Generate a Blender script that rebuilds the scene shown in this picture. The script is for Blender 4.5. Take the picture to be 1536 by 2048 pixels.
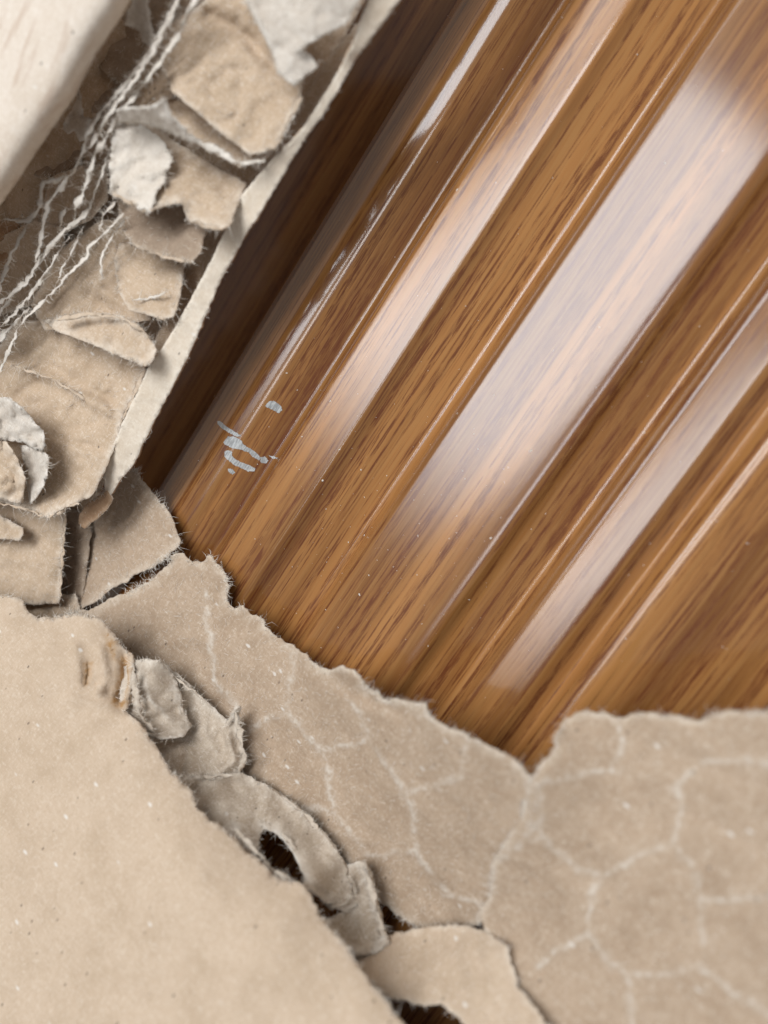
import bpy, math, random
import numpy as np
from mathutils import Vector, Matrix
from mathutils.geometry import delaunay_2d_cdt

for o in list(bpy.data.objects):
    bpy.data.objects.remove(o)
SC = bpy.context.scene
COL = SC.collection

# ------------------------------------------------------------------ camera
# world: z = normal of the panel, y = along its ribs, x = across them; metres
FPX = 1537.0                                   # focal length in photo pixels (1536 x 2048 photo)
D0 = 0.130                                     # camera to panel along the view axis
rib = np.array([0.54993236, 0.81983795, 0.15949965])
tb = -0.047
ta = (rib[2] - tb * rib[1]) / rib[0]
nrm = np.array([-ta, -tb, 1.0]); nrm /= np.linalg.norm(nrm)
rib = rib - nrm * rib.dot(nrm); rib /= np.linalg.norm(rib)
RW = np.stack([np.cross(rib, nrm), rib, nrm])  # camera axes -> world
CAM = RW @ np.array([0, 0, D0])
cam_data = bpy.data.cameras.new('camera')
cam = bpy.data.objects.new('camera', cam_data)
COL.objects.link(cam)
m = Matrix([[RW[i][j] for j in range(3)] + [CAM[i]] for i in range(3)] + [[0, 0, 0, 1]])
cam.matrix_world = m
cam_data.sensor_fit = 'VERTICAL'
cam_data.sensor_height = 36.0
cam_data.lens = FPX / 2048.0 * 36.0
cam_data.clip_start = 0.005
cam_data.clip_end = 20.0
cam_data.dof.use_dof = True
_f = np.array([(560 - 768) / FPX, -(930 - 1024) / FPX, -1.0])
cam_data.dof.focus_distance = float(-CAM[2] / (RW @ _f)[2])        # the film around the scratch is sharp
cam_data.dof.aperture_fstop = cam_data.lens / 3.1
SC.camera = cam

# ------------------------------------------------------------------ world, lamps, exposure
world = bpy.data.worlds.new('World')
SC.world = world
world.use_nodes = True
bg = world.node_tree.nodes['Background']
bg.inputs['Color'].default_value = (0.95, 0.97, 1.0, 1)
bg.inputs['Strength'].default_value = 0.26


def area(name, loc, sx, sy, radiance, color, roll=0.0, fade=0.3):
    d = bpy.data.lights.new(name, 'AREA')
    d.shape = 'RECTANGLE'; d.size = sx; d.size_y = sy
    d.energy = radiance * math.pi * sx * sy
    d.color = color
    d.use_nodes = True                          # emission dimmed towards the near end, so reflections fade out
    nt = d.node_tree
    em = nt.nodes['Emission']
    ge = nt.nodes.new('ShaderNodeNewGeometry'); sp = nt.nodes.new('ShaderNodeSeparateXYZ'); mr = nt.nodes.new('ShaderNodeMapRange')
    mr.interpolation_type = 'SMOOTHSTEP'
    nt.links.new(ge.outputs['Parametric'], sp.inputs[0]); nt.links.new(sp.outputs[1], mr.inputs[0])
    mr.inputs[1].default_value = 0.0; mr.inputs[2].default_value = fade; mr.inputs[3].default_value = 0.02; mr.inputs[4].default_value = 1.0
    nt.links.new(mr.outputs[0], em.inputs['Strength'])
    o = bpy.data.objects.new(name, d)
    COL.objects.link(o)
    o.location = loc
    o.rotation_euler = (0, 0, roll)             # shines straight down
    return o


area('ceiling_light', (-0.432, 0.247, 1.5), 0.40, 1.12, 13.0, (0.92, 0.96, 1.0), math.radians(-14), 0.34)
area('ceiling_light', (-0.735, 0.46, 1.5), 0.20, 1.40, 6.5, (1.0, 0.94, 0.88), math.radians(-13), 0.6)
area('ceiling_light', (-0.03, -0.02, 1.5), 0.13, 1.00, 12.0, (0.97, 0.98, 1.0), math.radians(-10), 0.45)

SC.view_settings.view_transform = 'Standard'
SC.view_settings.look = 'None'
SC.view_settings.exposure = 0.46
SC.view_settings.gamma = 1.0
SC.view_settings.use_curve_mapping = False
SC.cycles.use_denoising = True
SC.cycles.max_bounces = 8

# ------------------------------------------------------------------ helpers
RNG = np.random.default_rng(7)
random.seed(7)


def unproj(px, py, z):
    """photo pixel + height above the panel (mm) -> world metres; arrays welcome"""
    px = np.asarray(px, float); py = np.asarray(py, float); z = np.asarray(z, float) * 1e-3
    d = np.stack([(px - 768) / FPX, -(py - 1024) / FPX, -np.ones_like(px)], -1) @ RW.T
    t = (z - CAM[2]) / d[..., 2]
    return CAM + d * t[..., None]


_perm = {}


def perlin(x, y, seed=0):
    if seed not in _perm:
        r = np.random.default_rng(seed + 100)
        ang = r.random((256, 256)) * 2 * np.pi
        _perm[seed] = (np.cos(ang), np.sin(ang))
    gx, gy = _perm[seed]
    x = np.asarray(x, float); y = np.asarray(y, float)
    xi = np.floor(x).astype(int); yi = np.floor(y).astype(int)
    xf = x - xi; yf = y - yi
    u = xf ** 3 * (xf * (xf * 6 - 15) + 10); v = yf ** 3 * (yf * (yf * 6 - 15) + 10)

    def g(i, j):
        a = (xi + i) & 255; b = (yi + j) & 255
        return gx[a, b] * (xf - i) + gy[a, b] * (yf - j)
    return 1.5 * ((g(0, 0) * (1 - u) + g(1, 0) * u) * (1 - v) + (g(0, 1) * (1 - u) + g(1, 1) * u) * v)


def fbm(x, y, seed=0, octaves=4, gain=0.5):
    s = 0; a = 1.0
    for k in range(octaves):
        s = s + a * perlin(x * 2 ** k + 17.3 * k, y * 2 ** k - 9.1 * k, seed + k)
        a *= gain
    return s


def tag(o, label=None, cat=None, group=None, kind=None):
    if label: o['label'] = label
    if cat: o['category'] = cat
    if group: o['group'] = group
    if kind: o['kind'] = kind
    return o


def mesh_obj(name, verts, faces, mats, parent=None, smooth=True, face_mat=None, attrs=None):
    me = bpy.data.meshes.new(name)
    me.from_pydata([tuple(v) for v in verts], [], [tuple(int(i) for i in f) for f in faces])
    for mm in mats: me.materials.append(mm)
    if face_mat is not None: me.polygons.foreach_set('material_index', np.asarray(face_mat, np.int32))
    me.polygons.foreach_set('use_smooth', np.full(len(me.polygons), smooth, bool))
    for k, a in (attrs or {}).items():
        at = me.attributes.new(k, 'FLOAT', 'POINT')
        at.data.foreach_set('value', np.asarray(a, np.float32))
    me.update()
    o = bpy.data.objects.new(name, me)
    COL.objects.link(o)
    if parent: o.parent = parent
    return o


def rbf(ctrl):
    c = np.array(ctrl, float)
    p = c[:, :2]; n = len(c)
    d = np.linalg.norm(p[:, None] - p[None], axis=-1)
    A = np.zeros((n + 3, n + 3)); A[:n, :n] = d + np.eye(n) * 8.0
    A[:n, n] = A[n, :n] = 1; A[:n, n + 1:] = p / 1000; A[n + 1:, :n] = (p / 1000).T
    w = np.linalg.lstsq(A, np.concatenate([c[:, 2], [0, 0, 0]]), rcond=None)[0]

    def f(x, y):
        x = np.asarray(x, float); y = np.asarray(y, float)
        q = np.stack([x, y], -1)
        dd = np.linalg.norm(q[..., None, :] - p, axis=-1)
        return dd @ w[:n] + w[n] + (q / 1000) @ w[n + 1:]
    return f


def densify(pts, step, closed=True):
    out = []
    n = len(pts)
    for i in range(n if closed else n - 1):
        a = np.array(pts[i], float); b = np.array(pts[(i + 1) % n], float)
        k = max(1, int(np.linalg.norm(b[:2] - a[:2]) / step))
        for j in range(k): out.append(a + (b - a) * j / k)
    if not closed: out.append(np.array(pts[-1], float))
    return np.array(out)


def inside(poly, x, y):
    r = np.zeros(x.shape, bool)
    x0, y0 = poly[:, 0], poly[:, 1]
    x1, y1 = np.roll(x0, -1), np.roll(y0, -1)
    for a, b, c, d in zip(x0, y0, x1, y1):
        if b == d: continue
        t = ((b > y) != (d > y)) & (x < (c - a) * (y - b) / (d - b) + a)
        r ^= t
    return r


def seg_dist(x, y, line):
    best = np.full(x.shape, 1e9)
    for a, b in zip(line[:-1], line[1:]):
        a = np.array(a[:2], float); b = np.array(b[:2], float)
        ab = b - a; l2 = max(ab.dot(ab), 1e-9)
        t = np.clip(((x - a[0]) * ab[0] + (y - a[1]) * ab[1]) / l2, 0, 1)
        best = np.minimum(best, np.hypot(x - a[0] - t * ab[0], y - a[1] - t * ab[1]))
    return best


def fibre_mesh(name, roots, mat, parent):
    """roots: list of poly-lines in world metres (3 points) with radius in metres -> one mass of tapered hairs"""
    V = []; Fc = []
    for pts, rad in roots:
        base = len(V)
        pts = np.array(pts)
        t = pts[-1] - pts[0]; t = t / (np.linalg.norm(t) + 1e-12)
        u = np.cross(t, [0.3, 0.2, 0.93]); u /= np.linalg.norm(u) + 1e-12
        w = np.cross(t, u)
        n = len(pts)
        for i, p in enumerate(pts[:-1]):
            r = rad * (1 - 0.55 * i / (n - 1))
            for k in range(3):
                a = k * 2.0944
                V.append(p + r * (u * math.cos(a) + w * math.sin(a)))
        V.append(pts[-1])
        for i in range(n - 2):
            for k in range(3):
                a = base + i * 3 + k; b = base + i * 3 + (k + 1) % 3
                Fc.append((a, b, b + 3, a + 3))
        e = base + (n - 2) * 3
        for k in range(3): Fc.append((e + k, e + (k + 1) % 3, base + (n - 1) * 3))
    o = mesh_obj(name, V, Fc, [mat], parent)
    tag(o, kind='stuff')
    return o


def sheet(name, parent, outline, mat, G=None, ctrl=(), step=7.0, jag=3.0, jagscale=22.0, thick=0.35, holes=(), glue=(),
          wrinkle=(0.25, 2.2), fine=0.05, seed=1, fuzz=0.5, fuzzlen=16.0, nap=0.0, side_mat=None, fuzz_mat=None, edge_w=10.0,
          dome=0.0, ridges=(), curl=0.0, curlw=14.0, rust=(), crumple=(0, 1)):
    """one torn piece of paper: outline [(px, py, height)], real thickness, ragged rim, fibres"""
    base_h = rbf([p for p in outline] + [c for c in ctrl])

    def zf(x, y, e=None):
        z = base_h(x, y)
        if G is not None: z = z + G(x, y)
        P = unproj(x, y, z) * 1e3
        a, s = wrinkle
        z = z + a * fbm(P[..., 0] / s / 2, P[..., 1] / s / 2, seed, 4, 0.55) + fine * fbm(P[..., 0] * 2.2, P[..., 1] * 2.2, seed + 9, 3, 0.6)
        if crumple[0]:
            cs = crumple[1]
            wx = P[..., 0] / cs + .4 * fbm(P[..., 0] / cs, P[..., 1] / cs, seed + 60, 2); wy = P[..., 1] / cs + .4 * fbm(P[..., 0] / cs, P[..., 1] / cs, seed + 61, 2)
            z = z + crumple[0] * (np.abs(perlin(wx, wy, seed + 62)) + .22 * np.abs(perlin(wx * 2.3, wy * 2.3, seed + 63)) - .25)
        for line, h, w in ridges:
            z = z + h * np.exp(-(seg_dist(x, y, line) / w) ** 2)
        if e is not None:
            if dome: z = z + dome * (1 - np.exp(-e / 25.0))
            if curl: z = z + curl * np.exp(-e / curlw)
        return z

    loops = []
    for k, lp in enumerate([outline] + list(holes)):
        lp = [tuple(p[:2]) for p in lp]
        d = densify(lp, 5.0)
        nx = np.roll(d, -1, 0) - np.roll(d, 1, 0)
        nl = np.stack([nx[:, 1], -nx[:, 0]], 1); nl /= np.linalg.norm(nl, axis=1)[:, None] + 1e-9
        nn = fbm(d[:, 0] / jagscale, d[:, 1] / jagscale, seed + 31 + k, 4, 0.7)
        d = d + nl * (nn * jag)[:, None] + RNG.normal(0, 0.12 * jag, d.shape)
        loops.append(d)
    allb = np.concatenate(loops)
    lo = allb.min(0); hi = allb.max(0)
    gx, gy = np.meshgrid(np.arange(lo[0], hi[0], step), np.arange(lo[1], hi[1], step))
    gx = gx + RNG.uniform(-.3, .3, gx.shape) * step; gy = gy + RNG.uniform(-.3, .3, gy.shape) * step
    # coarser beyond the frame
    out = (gx < -30) | (gx > 1566) | (gy < -30) | (gy > 2078)
    keep = inside(loops[0], gx, gy) & (~out | (RNG.random(gx.shape) < 0.12))
    for h in loops[1:]: keep &= ~inside(h, gx, gy)
    gx = gx[keep]; gy = gy[keep]
    ed = np.full(gx.shape, 1e9)
    for h in loops: ed = np.minimum(ed, seg_dist(gx, gy, list(h) + [h[0]]))
    k2 = ed > step * 0.45
    pts = [Vector((a, b)) for a, b in np.concatenate([allb, np.stack([gx[k2], gy[k2]], 1)])]
    edges = []; s = 0
    for h in loops:
        n = len(h); edges += [(s + i, s + (i + 1) % n) for i in range(n)]; s += n
    r = delaunay_2d_cdt(pts, edges, [], 0, 1e-4)
    v2 = np.array([(p.x, p.y) for p in r[0]])
    tri = np.array([f for f in r[2] if len(f) == 3], int)
    c = v2[tri].mean(1)
    ok = inside(loops[0], c[:, 0], c[:, 1])
    for h in loops[1:]: ok &= ~inside(h, c[:, 0], c[:, 1])
    tri = tri[ok]
    used = np.unique(tri); remap = -np.ones(len(v2), int); remap[used] = np.arange(len(used))
    v2 = v2[used]; tri = remap[tri]
    x, y = v2[:, 0], v2[:, 1]
    e = np.full(x.shape, 1e9)
    for h in loops: e = np.minimum(e, seg_dist(x, y, list(h) + [h[0]]))
    z = zf(x, y, e)
    gl = np.zeros(len(x))
    for line in glue:
        wob = 5.0 * fbm(x / 30, y / 30, seed + 3, 3)
        dd = seg_dist(x + wob, y + 5.0 * fbm(x / 30, y / 30, seed + 5, 3), line)
        ww = 5.5 * (1 + 0.5 * fbm(x / 40, y / 40, seed + 6, 2))
        gl = np.maximum(gl, np.exp(-(dd / ww) ** 2) * np.clip(0.85 + 0.9 * fbm(x / 26, y / 26, seed + 4, 3), 0.15, 1))
    z = z + gl * 0.16
    ru = np.zeros(len(x))
    for line, w_ in rust:
        dd = seg_dist(x + 6 * fbm(x / 20, y / 20, seed + 21, 3), y + 6 * fbm(x / 20, y / 20, seed + 22, 3), line)
        ru = np.maximum(ru, np.exp(-(dd / w_) ** 2))
    top = unproj(x, y, z)
    # orient faces to the camera
    A, B, C3 = top[tri[:, 0]], top[tri[:, 1]], top[tri[:, 2]]
    fn = np.cross(B - A, C3 - A)
    flip = ((CAM - A) * fn).sum(1) < 0
    tri[flip] = tri[flip][:, ::-1]
    fn[flip] *= -1
    vn = np.zeros_like(top)
    for k in range(3): np.add.at(vn, tri[:, k], fn)
    vn /= np.linalg.norm(vn, axis=1)[:, None] + 1e-20
    th = thick * 1e-3 * np.clip(0.55 + e / 12.0, 0.55, 1.0)
    bot = top - vn * th[:, None]
    n = len(top)
    cnt = {}
    for t in tri:
        for i in range(3):
            a, b = int(t[i]), int(t[(i + 1) % 3])
            cnt[(a, b)] = 1
    side = [(b, a, a + n, b + n) for (a, b) in cnt if (b, a) not in cnt]
    faces = [tuple(t) for t in tri] + [(t[0] + n, t[2] + n, t[1] + n) for t in tri] + side
    fm = [0] * (2 * len(tri)) + [1 if side_mat else 0] * len(side)
    edge = np.clip(1 - e / (edge_w * (1 + 0.7 * fbm(x / 20, y / 20, seed + 12, 3))), 0, 1) * np.clip(0.75 + 0.8 * fbm(x / 30, y / 30, seed + 14, 3), 0, 1)
    o = mesh_obj(name, np.concatenate([top, bot]), faces, [mat] + ([side_mat] if side_mat else []), parent, True, fm,
                 {'edge': np.concatenate([edge, edge]), 'glue': np.concatenate([gl, gl]), 'rust': np.concatenate([ru, ru])})
    # fibres along the torn rim and a nap on the face
    roots = []
    if fuzz > 0:
        for h in loops:
            nx = np.roll(h, -1, 0) - np.roll(h, 1, 0)
            nl = np.stack([nx[:, 1], -nx[:, 0]], 1); nl /= np.linalg.norm(nl, axis=1)[:, None] + 1e-9
            pr = h + nl * 3
            sgn = np.where(inside(loops[0], pr[:, 0], pr[:, 1]) ^ (h is not loops[0]), -1, 1)
            nl = nl * sgn[:, None]
            dens = np.clip(0.6 + 1.3 * fbm(h[:, 0] / 60, h[:, 1] / 60, seed + 44, 2), 0.05, 2)
            for i in range(len(h)):
                if not (-40 < h[i, 0] < 1576 and -40 < h[i, 1] < 2088): continue
                for _ in range(RNG.poisson(7 * fuzz * dens[i])):
                    a = math.atan2(nl[i, 1], nl[i, 0]) + RNG.normal(0, 0.65)
                    L = fuzzlen * RNG.gamma(2.2, 0.28)
                    p0 = h[i] - nl[i] * RNG.uniform(0, 7) + RNG.normal(0, 2, 2)
                    bend = RNG.normal(0, 0.35)
                    q = [p0, p0 + 0.5 * L * np.array([math.cos(a), math.sin(a)]), p0 + L * np.array([math.cos(a + bend), math.sin(a + bend)])]
                    roots.append((q, (0.06, RNG.normal(0.05, .1), RNG.normal(0.0, .35)), RNG.uniform(.026, .055)))
    if nap > 0:
        m_ = int(nap * len(x))
        for i in RNG.integers(0, len(x), m_):
            if not (-20 < x[i] < 1556 and -20 < y[i] < 2068): continue
            a = RNG.uniform(0, 6.283); L = RNG.uniform(5, 17)
            p0 = np.array([x[i], y[i]]); dv = np.array([math.cos(a), math.sin(a)])
            roots.append(([p0, p0 + dv * L * .5, p0 + dv * L], (-0.01, RNG.uniform(.02, .12), RNG.uniform(-.02, .1)), RNG.uniform(.02, .04)))
    if roots:
        q = np.array([r_[0] for r_ in roots]); dz = np.array([r_[1] for r_ in roots]); rr = np.array([r_[2] for r_ in roots]) * 1e-3
        ee = np.full(q.shape[:2], 0.0)
        zz = zf(q[..., 0], q[..., 1], ee if (curl and not nap) else np.full(q.shape[:2], 12.0 if not curl else 8.0)) + dz
        W = unproj(q[..., 0], q[..., 1], zz)
        fibre_mesh('torn_fibres', list(zip(W, rr)), fuzz_mat or M['fibre'], o)
    return o


def strand(name, parent, line, width, mat, G, dz=6.0, seed=3, flat=0.22, fuzz=0.5):
    """a torn strip of paper: twisting flat ribbon along a px poly-line"""
    d = densify(line, 4.0, closed=False)[:, :2]
    k = np.ones(5) / 5
    if len(d) > 8:
        dd = np.pad(d, ((2, 2), (0, 0)), 'edge')
        d = np.stack([np.convolve(dd[:, i], k, 'valid') for i in (0, 1)], 1)
    n = len(d); s = np.arange(n) * 4.0
    d = d + np.stack([fbm(s / 15, s * 0 + seed, seed, 4, .6) * 3, fbm(s / 15, s * 0 + seed + 40, seed + 2, 4, .6) * 3], 1)
    t = np.gradient(d, axis=0); t /= np.linalg.norm(t, axis=1)[:, None] + 1e-9
    nl = np.stack([-t[:, 1], t[:, 0]], 1)
    w = width * 0.52 * np.clip(0.85 + 0.9 * fbm(s / 28, s * 0 + seed * 1.7, seed + 5, 3), 0.35, 1.6)
    endt = np.minimum(s, s[-1] - s); w *= np.clip(endt / 14, 0.25, 1)
    tw = 1.5 * fbm(s / 40, s * 0 + 3.1 * seed, seed + 8, 2)
    z0 = dz + G(d[:, 0], d[:, 1]) + 0.8 * fbm(s / 50, s * 0 + 5 * seed, seed + 7, 3)
    V = []; Fc = []
    K = 6
    for j in range(K):
        a = j * 2 * np.pi / K
        cx = np.cos(a) * np.cos(tw) - flat * np.sin(a) * np.sin(tw)
        cz = np.cos(a) * np.sin(tw) + flat * np.sin(a) * np.cos(tw)
        rj = w * (1 + 0.35 * fbm(s / 9, s * 0 + j * 2.3 + seed, seed + 11, 2))
        p = d + nl * (cx * rj)[:, None]
        V.append(unproj(p[:, 0], p[:, 1], z0 + cz * rj * 0.075))
    V = np.stack(V, 1).reshape(-1, 3)
    for i in range(n - 1):
        for j in range(K):
            a = i * K + j; b = i * K + (j + 1) % K
            Fc.append((a, b, b + K, a + K))
    Fc.append(tuple(range(K))); Fc.append(tuple(range((n - 1) * K, n * K))[::-1])
    o = mesh_obj(name, V, Fc, [mat], parent, True, None, {'edge': np.full(len(V), 0.3), 'glue': np.zeros(len(V))})
    roots = []
    for i in range(n):
        for _ in range(RNG.poisson(4 * fuzz)):
            sg = RNG.choice([-1, 1]); a = math.atan2(*(nl[i] * sg)[::-1]) + RNG.normal(0, 0.7); L = RNG.gamma(2, 6)
            p0 = d[i] + nl[i] * sg * w[i] * 0.6; dv = np.array([math.cos(a), math.sin(a)])
            q = np.array([p0, p0 + dv * L * .5, p0 + dv * L + RNG.normal(0, 3, 2)])
            roots.append((unproj(q[:, 0], q[:, 1], z0[i] + np.array([0, .1, RNG.normal(0, .4)])), RNG.uniform(.02, .045) * 1e-3))
    if roots: fibre_mesh('torn_fibres', roots, M['fibre'], o)
    return o


# ------------------------------------------------------------------ materials
class NT:
    def __init__(self, name):
        self.m = bpy.data.materials.new(name); self.m.use_nodes = True
        self.t = self.m.node_tree; self.t.nodes.clear()
        self.out = self.n('ShaderNodeOutputMaterial'); self.b = self.n('ShaderNodeBsdfPrincipled')
        self.l(self.b.outputs[0], self.out.inputs[0])

    def n(self, typ, **kw):
        x = self.t.nodes.new(typ)
        for k, v in kw.items(): setattr(x, k, v)
        return x

    def l(self, a, b): self.t.links.new(a, b)

    def put(self, sock, v):
        if hasattr(v, 'is_output'): self.l(v, sock)
        elif isinstance(v, (tuple, list)) and len(v) == 3 and sock.type == 'RGBA': sock.default_value = (*v, 1)
        else: sock.default_value = v

    def math(self, op, a, b=0.0, clamp=False):
        x = self.n('ShaderNodeMath', operation=op, use_clamp=clamp)
        self.put(x.inputs[0], a); self.put(x.inputs[1], b)
        return x.outputs[0]

    def mix(self, f, a, b, blend='MIX'):
        x = self.n('ShaderNodeMix', data_type='RGBA', blend_type=blend)
        self.put(x.inputs[0], f); self.put(x.inputs[6], a); self.put(x.inputs[7], b)
        return x.outputs[2]

    def coords(self, scale=(1000, 1000, 1000), rot=(0, 0, 0), loc=(0, 0, 0)):
        tc = self.n('ShaderNodeTexCoord'); mp = self.n('ShaderNodeMapping')
        mp.inputs['Scale'].default_value = scale; mp.inputs['Rotation'].default_value = rot; mp.inputs['Location'].default_value = loc
        self.l(tc.outputs['Object'], mp.inputs[0])
        return mp.outputs[0]

    def noise(self, vec, scale, detail=4, rough=0.55, dist=0.0):
        x = self.n('ShaderNodeTexNoise')
        self.l(vec, x.inputs['Vector'])
        x.inputs['Scale'].default_value = scale; x.inputs['Detail'].default_value = detail
        x.inputs['Roughness'].default_value = rough; x.inputs['Distortion'].default_value = dist
        return x.outputs['Fac']

    def ramp(self, f, lo, hi, a=0.0, b=1.0):
        x = self.n('ShaderNodeMapRange', clamp=True, interpolation_type='SMOOTHSTEP')
        self.put(x.inputs[0], f); x.inputs[1].default_value = lo; x.inputs[2].default_value = hi
        x.inputs[3].default_value = a; x.inputs[4].default_value = b
        return x.outputs[0]

    def specks(self, vec, scale, keep, size):
        v = self.n('ShaderNodeTexVoronoi'); self.l(vec, v.inputs['Vector']); v.inputs['Scale'].default_value = scale
        sep = self.n('ShaderNodeSeparateColor'); self.l(v.outputs['Color'], sep.inputs[0])
        on = self.math('LESS_THAN', sep.outputs[0], keep)
        s = self.ramp(v.outputs['Distance'], size * 0.4, size, 1.0, 0.0)
        return self.math('MULTIPLY', on, s)


def kraft(name, base, pale, dark, bump=0.35, speck=1.0, streak=None, trans=0.0):
    k = NT(name)
    c = k.coords()
    mott = k.noise(c, 0.16, 7, 0.68)
    f1 = k.noise(k.coords((1500, 420, 900), (0, 0, 0.5)), 2.0, 5, 0.7, 1.2)
    f2 = k.noise(k.coords((420, 1500, 900), (0, 0, 0.9)), 2.0, 5, 0.7, 1.2)
    fib = k.math('ADD', k.math('MULTIPLY', f1, 0.5), k.math('MULTIPLY', f2, 0.5))
    col = k.mix(k.ramp(mott, 0.22, 0.62), dark, base)
    col = k.mix(k.ramp(fib, 0.50, 0.63, 0, 0.6), col, pale)
    col = k.mix(k.ramp(fib, 0.38, 0.49, 0.7, 0.0), col, dark)
    if streak:
        st = k.noise(k.coords((900, 60, 900), (0, 0, 0.12)), 0.55, 4, 0.6, 0.3)
        col = k.mix(k.ramp(st, 0.50, 0.66, 0, 0.7), col, streak)
    d1 = k.specks(k.coords((1300, 700, 1000), (0, 0, 0.7)), 0.62, 0.20 * speck, 0.17)
    col = k.mix(k.math('MULTIPLY', d1, 0.75), col, (0.09, 0.065, 0.05))
    d2 = k.specks(k.coords((700, 1400, 1000), (0, 0, 0.3), (31, 7, 0)), 0.42, 0.16 * speck, 0.20)
    col = k.mix(k.math('MULTIPLY', d2, 0.7), col, (0.74, 0.70, 0.64))
    at = k.n('ShaderNodeAttribute'); at.attribute_name = 'edge'
    ag = k.n('ShaderNodeAttribute'); ag.attribute_name = 'glue'
    brk = k.ramp(k.noise(c, 1.3, 4, 0.65), 0.34, 0.60)
    col = k.mix(k.math('MULTIPLY', at.outputs['Fac'], k.math('ADD', 0.40, k.math('MULTIPLY', brk, 0.6)), True), col, pale)
    col = k.mix(k.math('MULTIPLY', ag.outputs['Fac'], k.math('ADD', 0.10, k.math('MULTIPLY', brk, 0.65)), True), col, (0.68, 0.62, 0.54))
    ar = k.n('ShaderNodeAttribute'); ar.attribute_name = 'rust'
    col = k.mix(k.math('MULTIPLY', ar.outputs['Fac'], k.math('ADD', 0.35, brk), True), col, (0.40, 0.235, 0.105))
    k.put(k.b.inputs['Base Color'], col)
    k.b.inputs['Roughness'].default_value = 0.88
    k.b.inputs['Specular IOR Level'].default_value = 0.22
    bp = k.n('ShaderNodeBump'); bp.inputs['Strength'].default_value = bump; bp.inputs['Distance'].default_value = 0.00022
    hgt = k.math('ADD', fib, k.math('MULTIPLY', k.noise(c, 5.0, 4, 0.6), 0.5))
    k.l(hgt, bp.inputs['Height']); k.l(bp.outputs[0], k.b.inputs['Normal'])
    return k.m


M = {}
M['outer'] = kraft('outer_kraft', (0.55, 0.425, 0.31), (0.68, 0.575, 0.46), (0.46, 0.345, 0.24), 0.7, 1.0)
M['inner'] = kraft('inner_kraft', (0.45, 0.335, 0.238), (0.66, 0.565, 0.455), (0.345, 0.245, 0.165), 0.9, 1.0)
M['core'] = kraft('core_kraft', (0.52, 0.395, 0.28), (0.72, 0.63, 0.525), (0.41, 0.30, 0.20), 0.5, 0.6)
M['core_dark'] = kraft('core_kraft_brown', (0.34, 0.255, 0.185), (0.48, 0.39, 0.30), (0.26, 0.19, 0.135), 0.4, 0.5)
M['grey'] = kraft('greyed_crushed_paper', (0.53, 0.44, 0.345), (0.74, 0.67, 0.58), (0.38, 0.295, 0.215), 0.9, 0.6)
M['pale'] = kraft('torn_pale_paper', (0.60, 0.535, 0.46), (0.78, 0.73, 0.66), (0.46, 0.385, 0.31), 0.8, 0.5)
M['shred'] = kraft('white_shredded_paper', (0.70, 0.63, 0.545), (0.80, 0.75, 0.68), (0.58, 0.50, 0.41), 0.8, 0.2)
M['cream'] = kraft('cream_liner', (0.68, 0.59, 0.495), (0.80, 0.73, 0.655), (0.60, 0.50, 0.40), 0.4, 0.4, streak=(0.52, 0.40, 0.31))
M['strip'] = kraft('cut_liner_edge', (0.70, 0.605, 0.49), (0.82, 0.74, 0.63), (0.60, 0.49, 0.37), 0.5, 0.4)
M['brown'] = kraft('brown_liner_face', (0.38, 0.235, 0.14), (0.52, 0.38, 0.26), (0.30, 0.18, 0.10), 0.4, 0.4)
M['tan'] = kraft('rusty_torn_kraft', (0.55, 0.40, 0.26), (0.68, 0.56, 0.42), (0.42, 0.25, 0.12), 0.6, 0.4)
k = NT('paper_fibre'); k.b.inputs['Base Color'].default_value = (0.78, 0.71, 0.62, 1); k.b.inputs['Roughness'].default_value = 0.8
k.b.inputs['Specular IOR Level'].default_value = 0.2; M['fibre'] = k.m


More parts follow.
